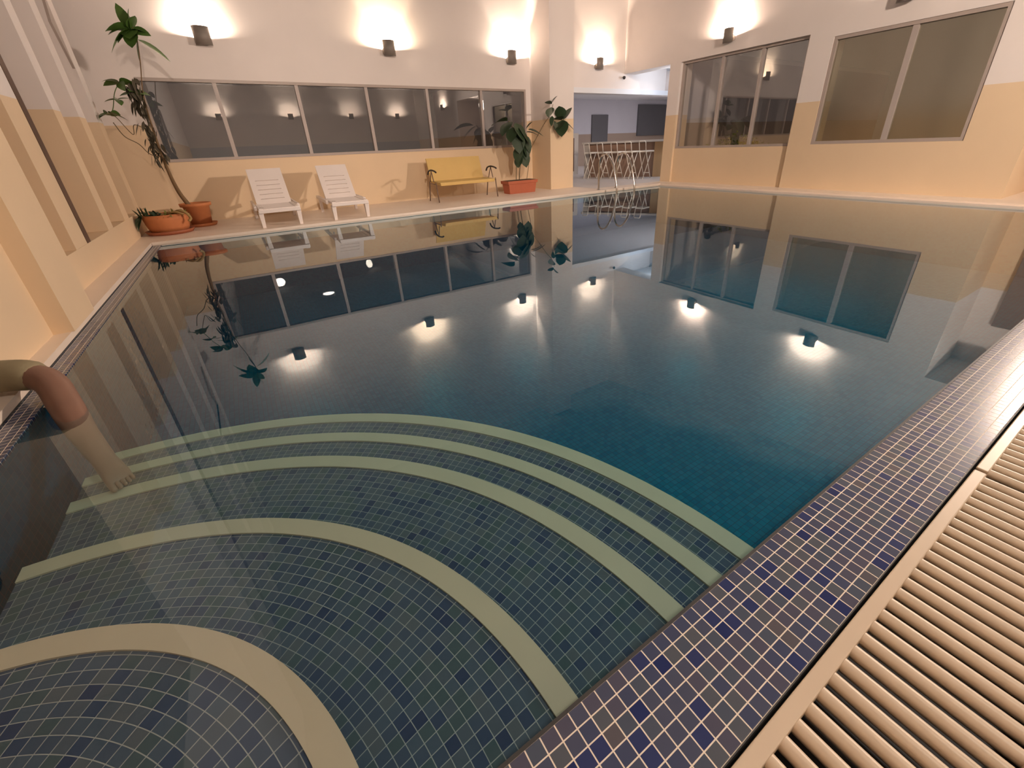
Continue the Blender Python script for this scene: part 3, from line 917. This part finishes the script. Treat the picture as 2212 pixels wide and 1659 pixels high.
# tall plant in the far left corner
tp = thing('potted_tree', (-0.6, 8.62, DZ), 'tall thin rubber plant in a square terracotta pot in the corner behind the round pot', 'potted plant')
f = MB()
f.lathe([(0.13, 0.02), (0.165, 0.29), (0.195, 0.30), (0.20, 0.345), (0.175, 0.345), (0.16, 0.30), (0.0, 0.295)], n=32, sx=1.05, sy=1.0)
f.lathe([(0.0, 0.02), (0.13, 0.02)], n=32, sx=1.05)
f.build('pot', MT['terracotta'], tp)
f = MB(); f.lathe([(0.0, 0.0), (0.19, 0.0), (0.215, 0.045), (0.20, 0.045), (0.175, 0.018), (0.0, 0.018)], n=32); f.build('saucer', MT['terracotta'], tp)
f = MB(); f.lathe([(0.0, 0.31), (0.165, 0.302)], n=24); f.build('soil', MT['soil'], tp)
f = MB()
tr = bez([(-0.06, -0.1, 0.28), (-0.14, -0.12, 0.55), (-0.17, -0.12, 0.93), (-0.16, -0.12, 1.4), (-0.12, -0.12, 1.8), (-0.03, -0.12, 2.15), (0.03, -0.12, 2.44), (0.02, -0.12, 2.58)])
rr = [0.034 - 0.029 * min(1, i / (len(tr) * 0.55)) for i in range(len(tr))]
f.tube(tr, [max(.006, q) for q in rr], 8)
tk = f.build('trunk', MT['bark'], tp)
f = MB()
f.tube(bez([(-0.17, -0.12, 1.0), (-0.3, -0.13, 1.05), (-0.38, -0.13, 1.18), (-0.50, -0.13, 1.28), (-0.56, -0.13, 1.45)]), 0.006, 6)
f.tube(bez([(-0.16, -0.12, 1.3), (-0.34, -0.13, 1.42), (-0.40, -0.13, 1.30), (-0.5, -0.13, 1.5), (-0.55, -0.13, 1.55)]), 0.005, 6)
f.tube(bez([(-0.13, -0.12, 1.75), (-0.25, -0.13, 1.85), (-0.33, -0.13, 1.92)]), 0.006, 6)
f.build('branch', MT['stem'], tk)
f = MB()
c = Vector((0.0, -0.12, 2.50))
for (dx, dz, ln, wd_, dr, rl) in ((-.2, 1, .28, .13, 0, .3), (.25, 1, .30, .12, .2, 1.2), (-1, .35, .30, .14, .5, .6), (-1, .0, .27, .15, .35, -.2), (-.7, -.6, .26, .17, .1, .1),
                                 (-.2, -.9, .25, .18, .0, 0), (.7, -.1, .24, .13, .2, .9), (.9, .3, .2, .1, .5, .4), (-1, -.35, .32, .1, .6, .5), (-.1, -.3, .2, .2, .1, 0.1), (.4, .6, .22, .16, .1, .2)):
    leaf(f, c + Vector((0, 0, .02)), (dx, -.45, dz), ln, wd_, dr, rl)
leaf(f, Vector((0.03, -.12, 2.42)), (0.7, -.3, -.35), .34, .11, .35, .3)
leaf(f, Vector((0.03, -.12, 2.42)), (-.25, -.2, -1), .24, .06, .1, .3)
f.build('foliage', MT['leaf'], tp)
f = MB()
rosette(f, (-0.33, -0.13, 1.92), 5, 0.2, 0.12, .3, .1, 3)
rosette(f, (-0.22, -0.13, 1.80), 4, 0.17, 0.10, .4, .1, 5)
rosette(f, (-0.42, -0.13, 1.72), 4, 0.15, 0.09, .3, 0, 6)
rosette(f, (-0.56, -0.13, 1.55), 6, 0.17, 0.12, .4, .1, 7)
f.v = [(max(v[0], -0.685), v[1], v[2]) for v in f.v]
f.tube(bez([(-0.33, -0.13, 1.92), (-.42, -.13, 1.8), (-.50, -.13, 1.62), (-0.55, -0.13, 1.55)]), 0.005, 6)
f.build('foliage', MT['leaf'], tp)
f = MB()
rnd = random.Random(12)
for i in range(95):
    z = rnd.uniform(0.95, 1.98)
    xx = -0.17 + (z - 0.95) * 0.0 + rnd.uniform(-.10, .07) - 0.02
    leaf(f, (xx, -0.11 + rnd.uniform(-.05, .03), z), (rnd.uniform(-.5, .5), rnd.uniform(-.6, .2), -1), rnd.uniform(.1, .19), rnd.uniform(.03, .06), .05, rnd.uniform(-1, 1), 4)
f.build('dead_foliage', mottled('grey_brown_dead_leaves', (0.085, 0.07, 0.045), 0.9, 0.4, 12), tp)

# round pot in front
rp = thing('potted_plant', (-0.96, 8.12, DZ), 'round terracotta bowl pot on a saucer with low straggly greenery, at the pool corner', 'potted plant')
f = MB()
f.lathe([(0.0, 0.03), (0.22, 0.03), (0.245, 0.09), (0.265, 0.20), (0.27, 0.27), (0.255, 0.27), (0.25, 0.22), (0.0, 0.215)], n=40, sx=1.0)
f.build('pot', MT['terracotta'], rp)
f = MB(); f.lathe([(0.0, 0.0), (0.26, 0.0), (0.295, 0.05), (0.28, 0.05), (0.25, 0.015), (0.0, 0.015)], n=40); f.build('saucer', mottled('dark_clay_saucer', (0.36, 0.11, 0.05), .6, .1, 7), rp)
f = MB(); f.lathe([(0.0, 0.245), (0.25, 0.235)], n=24); f.build('soil', MT['soil'], rp)
f = MB(); g2 = MB(); h2 = MB()
rnd = random.Random(4)
for i in range(90):
    a = rnd.uniform(0, 2 * math.pi); q = 0.25 * math.sqrt(rnd.random())
    x, y = q * math.cos(a), q * math.sin(a)
    tgt = f if x < 0.0 else (h2 if rnd.random() < .45 else g2)
    leaf(tgt, (x, y, 0.24), (rnd.uniform(-.8, .8) + x * 2, rnd.uniform(-.8, .8) + y * 2, rnd.uniform(.3, 1.4)), rnd.uniform(.06, .13) * (1.35 if x < -0.08 else 1), rnd.uniform(.02, .045), rnd.uniform(.1, .8), rnd.uniform(-1, 1), 4)
for i in range(14):
    leaf(f, (-0.22 + rnd.uniform(-.04, .05), rnd.uniform(-.18, .0), 0.24), (rnd.uniform(-.6, .1), rnd.uniform(-.6, 0), rnd.uniform(.6, 1.5)), rnd.uniform(.12, .2), .022, .1, rnd.uniform(-1, 1), 4)
for i in range(10):
    leaf(f, (-0.26, -.1 + rnd.uniform(-.08, .05), 0.25), (rnd.uniform(-.5, -.1), rnd.uniform(-.6, -.2), rnd.uniform(-.3, .3)), rnd.uniform(.1, .2), .05, .8, rnd.uniform(-1, 1), 5)
f.v = [(max(v[0], -0.325), v[1], v[2]) for v in f.v]
f.build('foliage', MT['leaf_dark'], rp)
g2.build('foliage', MT['leaf_yellow'], rp)
h2.tube(bez([(0.1, -.12, .27), (.2, -.2, .31), (.27, -.22, .27), (.30, -.22, .2), (.27, -.24, .16)]), 0.018, 6)
h2.tube(bez([(0.05, -.16, .28), (.15, -.23, .3), (.24, -.25, .26)]), 0.014, 6)
h2.build('dry_foliage', MT['dry_leaf'], rp)

# planter by the column
pr = thing('planter', (5.32, 8.5, DZ), 'rectangular red clay planter with large-leaved climber beside the column', 'potted plant')
f = MB()
def frus(mb, x0, x1, y0, y1, z0, z1, gx, gy):
    mb.mesh([(x0 + gx, y0 + gy, z0), (x1 - gx, y0 + gy, z0), (x1 - gx, y1 - gy, z0), (x0 + gx, y1 - gy, z0), (x0, y0, z1), (x1, y0, z1), (x1, y1, z1), (x0, y1, z1)],
            [(0, 3, 2, 1), (4, 5, 6, 7), (0, 1, 5, 4), (1, 2, 6, 5), (2, 3, 7, 6), (3, 0, 4, 7)])
frus(f, -0.36, 0.36, -0.15, 0.15, 0.0, 0.235, 0.03, 0.02)
frus(f, -0.385, 0.385, -0.17, 0.17, 0.2, 0.262, 0.006, 0.006)
f.build('pot', MT['red_clay'], pr, bevel=0.006)
f = MB(); f.box(-0.35, 0.35, -0.14, 0.14, 0.255, 0.266); f.build('soil', MT['soil'], pr)
f = MB()
f.tube(bez([(0.0, 0, .26), (0.02, 0, .45), (0.06, 0, .75), (0.02, 0, 1.0), (-0.12, 0, 1.3), (-0.2, 0, 1.42)]), .010, 6)
f.tube(bez([(-0.08, 0, .26), (-0.06, 0, .5), (0.0, 0, .8), (.12, 0, 1.1), (.16, 0, 1.26)]), .008, 6)
f.tube(bez([(0.2, 0, .26), (0.26, 0, .55), (0.32, 0, .85), (.5, -.0, 1.1), (.66, -.05, 1.35), (.78, -.12, 1.52), (.86, -.12, 1.72)]), .006, 6)
f.tube(bez([(.74, -.1, 1.47), (.95, -.16, 1.42), (1.14, -.2, 1.42)]), .005, 6)
f.build('stem', MT['stem'], pr)
f = MB()
for (x, z, dx, dz, ln, wd_, dr, rl) in ((-.2, 1.42, -1, .15, .42, .17, .35, .35), (-.15, 1.40, -.6, -.4, .32, .22, .2, .1), (-.05, 1.38, .1, -.5, .32, .24, .1, .0), (0.0, 1.32, .4, -.7, .34, .2, .1, .2),
                                       (-.02, 1.2, -.1, -1, .36, .22, 0, .1), (.06, 1.1, .1, -1, .34, .2, 0, -.3), (.0, 0.95, -.3, -1, .32, .18, 0, .2), (.06, .85, .1, -1, .3, .22, 0, .3), (.0, .75, -.35, -1, .22, .16, 0, .2),
                                       (.16, 1.26, .3, .5, .2, .12, .2, .3), (.16, 1.2, 1, 0, .26, .14, .3, .2), (.14, 1.15, .1, -1, .32, .13, 0, .4), (.12, 1.0, -.1, -1, .3, .15, 0, 0), (.2, 1.25, .9, -.2, .3, .17, .2, .3), (-.1, 1.3, -.4, -.9, .28, .2, 0, .1)):
    leaf(f, (x * 1.25, -.04, z), (dx, -.3, dz), ln * 1.18, wd_ * 1.3, dr, rl)
for (x, z, dx, dz, ln, wd_, dr, rl) in ((.80, 1.72, -1, .3, .24, .08, .2, .5), (.80, 1.74, .3, .5, .17, .16, .1, .1), (.78, 1.66, -.5, -.8, .22, .16, 0, .1), (.80, 1.5, -.3, -1, .2, .08, 0, .2), (.86, 1.4, .1, -1, .18, .09, 0, .2),
                                       (1.1, 1.42, .6, .9, .3, .17, .1, .4), (1.1, 1.42, .8, -.7, .3, .15, 0, .3), (1.08, 1.42, -.3, -1, .33, .24, 0, .1), (1.06, 1.42, -.9, .1, .26, .2, 0, .2), (1.06, 1.44, -.5, 1, .28, .2, .1, .3), (1.08, 1.40, -.8, -.6, .3, .22, 0, .1)):
    leaf(f, (x, -.16, z), (dx, -.3, dz), ln * 1.1, wd_ * 1.25, dr, rl)
f.build('foliage', MT['leaf_dark'], pr)

# shrub behind the three-pane window
sb = thing('shrub', (9.66, 6.25, 0.62), 'yellow-green leafy shrub behind the three-pane window', 'plant')
f = MB()
rnd = random.Random(9)
for i in range(240):
    y = rnd.uniform(-.75, .75); h = 0.45 * (1 - (y / .85) ** 2) * rnd.uniform(.3, 1)
    leaf(f, (rnd.uniform(-.06, .2), y, h), (rnd.uniform(-1, .5), rnd.uniform(-1, 1), rnd.uniform(-.2, 1)), rnd.uniform(.06, .12), .04, .4, rnd.uniform(-1, 1), 4)
f.v = [(max(v[0], -0.19), v[1], v[2]) for v in f.v]
f.build('foliage', MT['leaf_yellow'], sb)
f = MB(); f.box(-.16, .25, -.8, .8, -0.55, 0.05); f.build('trough', MT['dark_gap'], sb)

# security camera
sc_ = thing('security_camera', (8.96, 9.12, 2.44), 'small black dome camera in the corner above the bar opening', 'security camera')
f = MB(); f.lathe([(0.0, -0.04), (0.02, -0.035), (0.035, -0.015), (0.038, 0.0), (0.03, 0.03), (0.0, 0.035)], n=20); f.build('dome', MT['black'], sc_)
f = MB(); f.tube([(0, 0, 0), (0.03, 0.08, 0.02)], 0.012, 8); f.build('mount', MT['frame'], sc_)

# ------------------------------------------------------------------ person sitting at the left edge
def skin_mesh(name, verts, edges, radii, mat, parent, sub=2, root=0):
    me = bpy.data.meshes.new(name)
    me.from_pydata(verts, edges, [])
    me.materials.append(mat)
    o = bpy.data.objects.new(name, me); COL.objects.link(o)
    if parent: o.parent = parent
    md = o.modifiers.new('skin', 'SKIN'); md.use_smooth_shade = True
    sv = me.skin_vertices[0].data
    for i, rr_ in enumerate(radii):
        sv[i].radius = (rr_, rr_) if not isinstance(rr_, tuple) else rr_
        sv[i].use_root = (i == root)
    md2 = o.modifiers.new('sub', 'SUBSURF'); md2.levels = sub; md2.render_levels = sub
    return o
pv = Vector((-1.62, 2.84, 0.17))
per = thing('person', (pv.x, pv.y, DZ), 'bare leg of a person in khaki shorts, seated off picture, dangling into the pool', 'person')
def Lc(p): return (p[0] - pv.x, p[1] - pv.y, p[2] - DZ)
V = []; Ed = []; Rd = []
def addv(p, r, frm=None):
    V.append(Lc(p)); Rd.append(r); i = len(V) - 1
    if frm is not None: Ed.append((frm, i))
    return i
pel = addv((-1.62, 2.80, 0.18), (0.12, 0.10))
# visible leg
h1 = addv((-1.52, 2.83, 0.16), 0.085, pel)
t1 = addv((-1.25, 2.79, 0.14), 0.068, h1)
k0 = addv((-1.06, 2.73, 0.13), 0.064, t1)
k1 = addv((-0.965, 2.66, 0.105), 0.064, k0)
c1 = addv((-0.935, 2.57, 0.05), 0.063, k1)
c2 = addv((-0.895, 2.46, -0.005), 0.061, c1)
c3 = addv((-0.85, 2.34, -0.065), 0.052, c2)
an = addv((-0.80, 2.235, -0.12), 0.043, c3)
ft = addv((-0.765, 2.15, -0.15), 0.046, an)
fb = addv((-0.725, 2.06, -0.172), (0.046, 0.026), ft)
he = addv((-0.80, 2.24, -0.165), 0.03, an)
# other leg folded in
h2_ = addv((-1.62, 2.62, 0.17), 0.085, pel)
t2_ = addv((-1.48, 2.36, 0.17), 0.062, h2_)
kk = addv((-1.42, 2.15, 0.16), 0.052, t2_)
cc = addv((-1.55, 2.22, 0.12), 0.045, kk)
a2 = addv((-1.72, 2.42, 0.10), 0.034, cc)
f2 = addv((-1.82, 2.52, 0.09), (0.035, 0.028), a2)
# torso, neck, head, arms
s1 = addv((-1.68, 2.78, 0.38), (0.12, 0.095), pel)
s2 = addv((-1.70, 2.77, 0.56), (0.14, 0.10), s1)
s3 = addv((-1.70, 2.76, 0.66), (0.10, 0.08), s2)
nk = addv((-1.68, 2.75, 0.74), 0.05, s3)
hd = addv((-1.66, 2.74, 0.83), (0.07, 0.075), nk)
hd2 = addv((-1.65, 2.735, 0.92), (0.072, 0.08), hd)
hands = []
for sgn, el, wr, hn in ((1, (-1.62, 2.88, 0.42), (-1.46, 2.84, 0.31), (-1.38, 2.82, 0.26)), (-1, (-1.74, 2.52, 0.42), (-1.60, 2.44, 0.29), (-1.54, 2.41, 0.255))):
    sh = addv((-1.70, 2.76 + sgn * 0.12, 0.63), 0.055, s2)
    e_ = addv(el, 0.040, sh); w_ = addv(wr, 0.027, e_); hp = addv(hn, (0.038, 0.016), w_)
    d_ = (Vector(hn) - Vector(wr)).normalized(); sd = Vector((d_.y, -d_.x, 0)).normalized()
    for q, (of, ln) in enumerate(((-.03, .05), (-.01, .06), (.01, .057), (.028, .045))):
        b_ = Vector(hn) + d_ * 0.03 + sd * of
        i1 = addv(tuple(b_), 0.009, hp); addv(tuple(b_ + d_ * ln + Vector((0, 0, -.015))), 0.0075, i1)
    b_ = Vector(hn) - d_ * 0.01 + sd * -.045
    i1 = addv(tuple(b_), 0.010, hp); addv(tuple(b_ + d_ * .04 - sd * .01), 0.008, i1)
# toes
tv = Vector((-0.725, 2.06, -0.172)); td = Vector((0.4, -0.9, -0.22)).normalized(); ts = Vector((0.9, 0.4, 0)).normalized()
for of, ln, rr_ in ((-.034, .045, .014), (-.014, .042, .010), (.003, .038, .009), (.019, .032, .008), (.034, .026, .008)):
    b_ = tv + td * 0.02 + ts * of
    i1 = addv(tuple(b_), rr_, fb); addv(tuple(b_ + td * ln), rr_ * .85, i1)
body = skin_mesh('body', V, Ed, Rd, MT['skin'], per)
# clothing
cv = [Lc(p) for p in ((-1.62, 2.80, 0.18), (-1.52, 2.83, 0.165), (-1.25, 2.79, 0.142), (-1.07, 2.735, 0.132), (-0.985, 2.68, 0.118), (-1.62, 2.62, 0.175), (-1.48, 2.36, 0.172), (-1.44, 2.22, 0.165), (-1.66, 2.79, 0.30))]
skin_mesh('shorts', cv, [(0, 1), (1, 2), (2, 3), (3, 4), (0, 5), (5, 6), (6, 7), (0, 8)], [(0.135, 0.115), 0.098, 0.082, 0.078, 0.076, 0.098, 0.075, 0.068, (0.13, 0.105)], MT['khaki'], per)
cv = [Lc(p) for p in ((-1.66, 2.79, 0.30), (-1.68, 2.78, 0.38), (-1.70, 2.77, 0.56), (-1.70, 2.76, 0.67), (-1.70, 2.87, 0.63), (-1.66, 2.88, 0.50), (-1.70, 2.64, 0.63), (-1.73, 2.57, 0.50))]
skin_mesh('shirt', cv, [(0, 1), (1, 2), (2, 3), (2, 4), (4, 5), (2, 6), (6, 7)], [(0.135, 0.11), (0.133, 0.108), (0.152, 0.112), (0.09, 0.075), 0.066, 0.052, 0.066, 0.052], MT['grey_shirt'], per, root=2)
f = MB()
vs_, fs_ = [], []
hc = Vector(Lc((-1.655, 2.737, 0.93)))
for i in range(9):
    ph = R(2 + 88 * i / 8)
    for k in range(20):
        a = 2 * math.pi * k / 20
        vs_.append(hc + Vector((-0.012 + 0.092 * math.sin(ph) * math.cos(a), 0.092 * math.sin(ph) * math.sin(a), 0.095 * math.cos(ph) - 0.0)))
for i in range(8):
    for k in range(20):
        fs_.append((i * 20 + k, i * 20 + (k + 1) % 20, (i + 1) * 20 + (k + 1) % 20, (i + 1) * 20 + k))
f.mesh(vs_, fs_, True); f.build('hair', MT['hair'], per)
for sy in (-1, 1):
    f = MB(); f.lathe([(0.0, -0.008), (0.007, -0.006), (0.0095, 0.0), (0.007, 0.006), (0.0, 0.008)], Lc((-1.578, 2.74 + sy * 0.028, 0.905)), 10); f.build('eye', MT['hair'], per)
f = MB(); f.tube([Lc((-1.585, 2.737, 0.895)), Lc((-1.565, 2.737, 0.865)), Lc((-1.585, 2.737, 0.855))], [0.008, 0.013, 0.008], 8); f.build('nose', MT['skin'], per)
f = MB(); f.tube([Lc((-1.583, 2.715, 0.825)), Lc((-1.575, 2.737, 0.825)), Lc((-1.583, 2.76, 0.825))], [0.003, 0.006, 0.003], 8); f.build('mouth', MT['red_clay'], per)
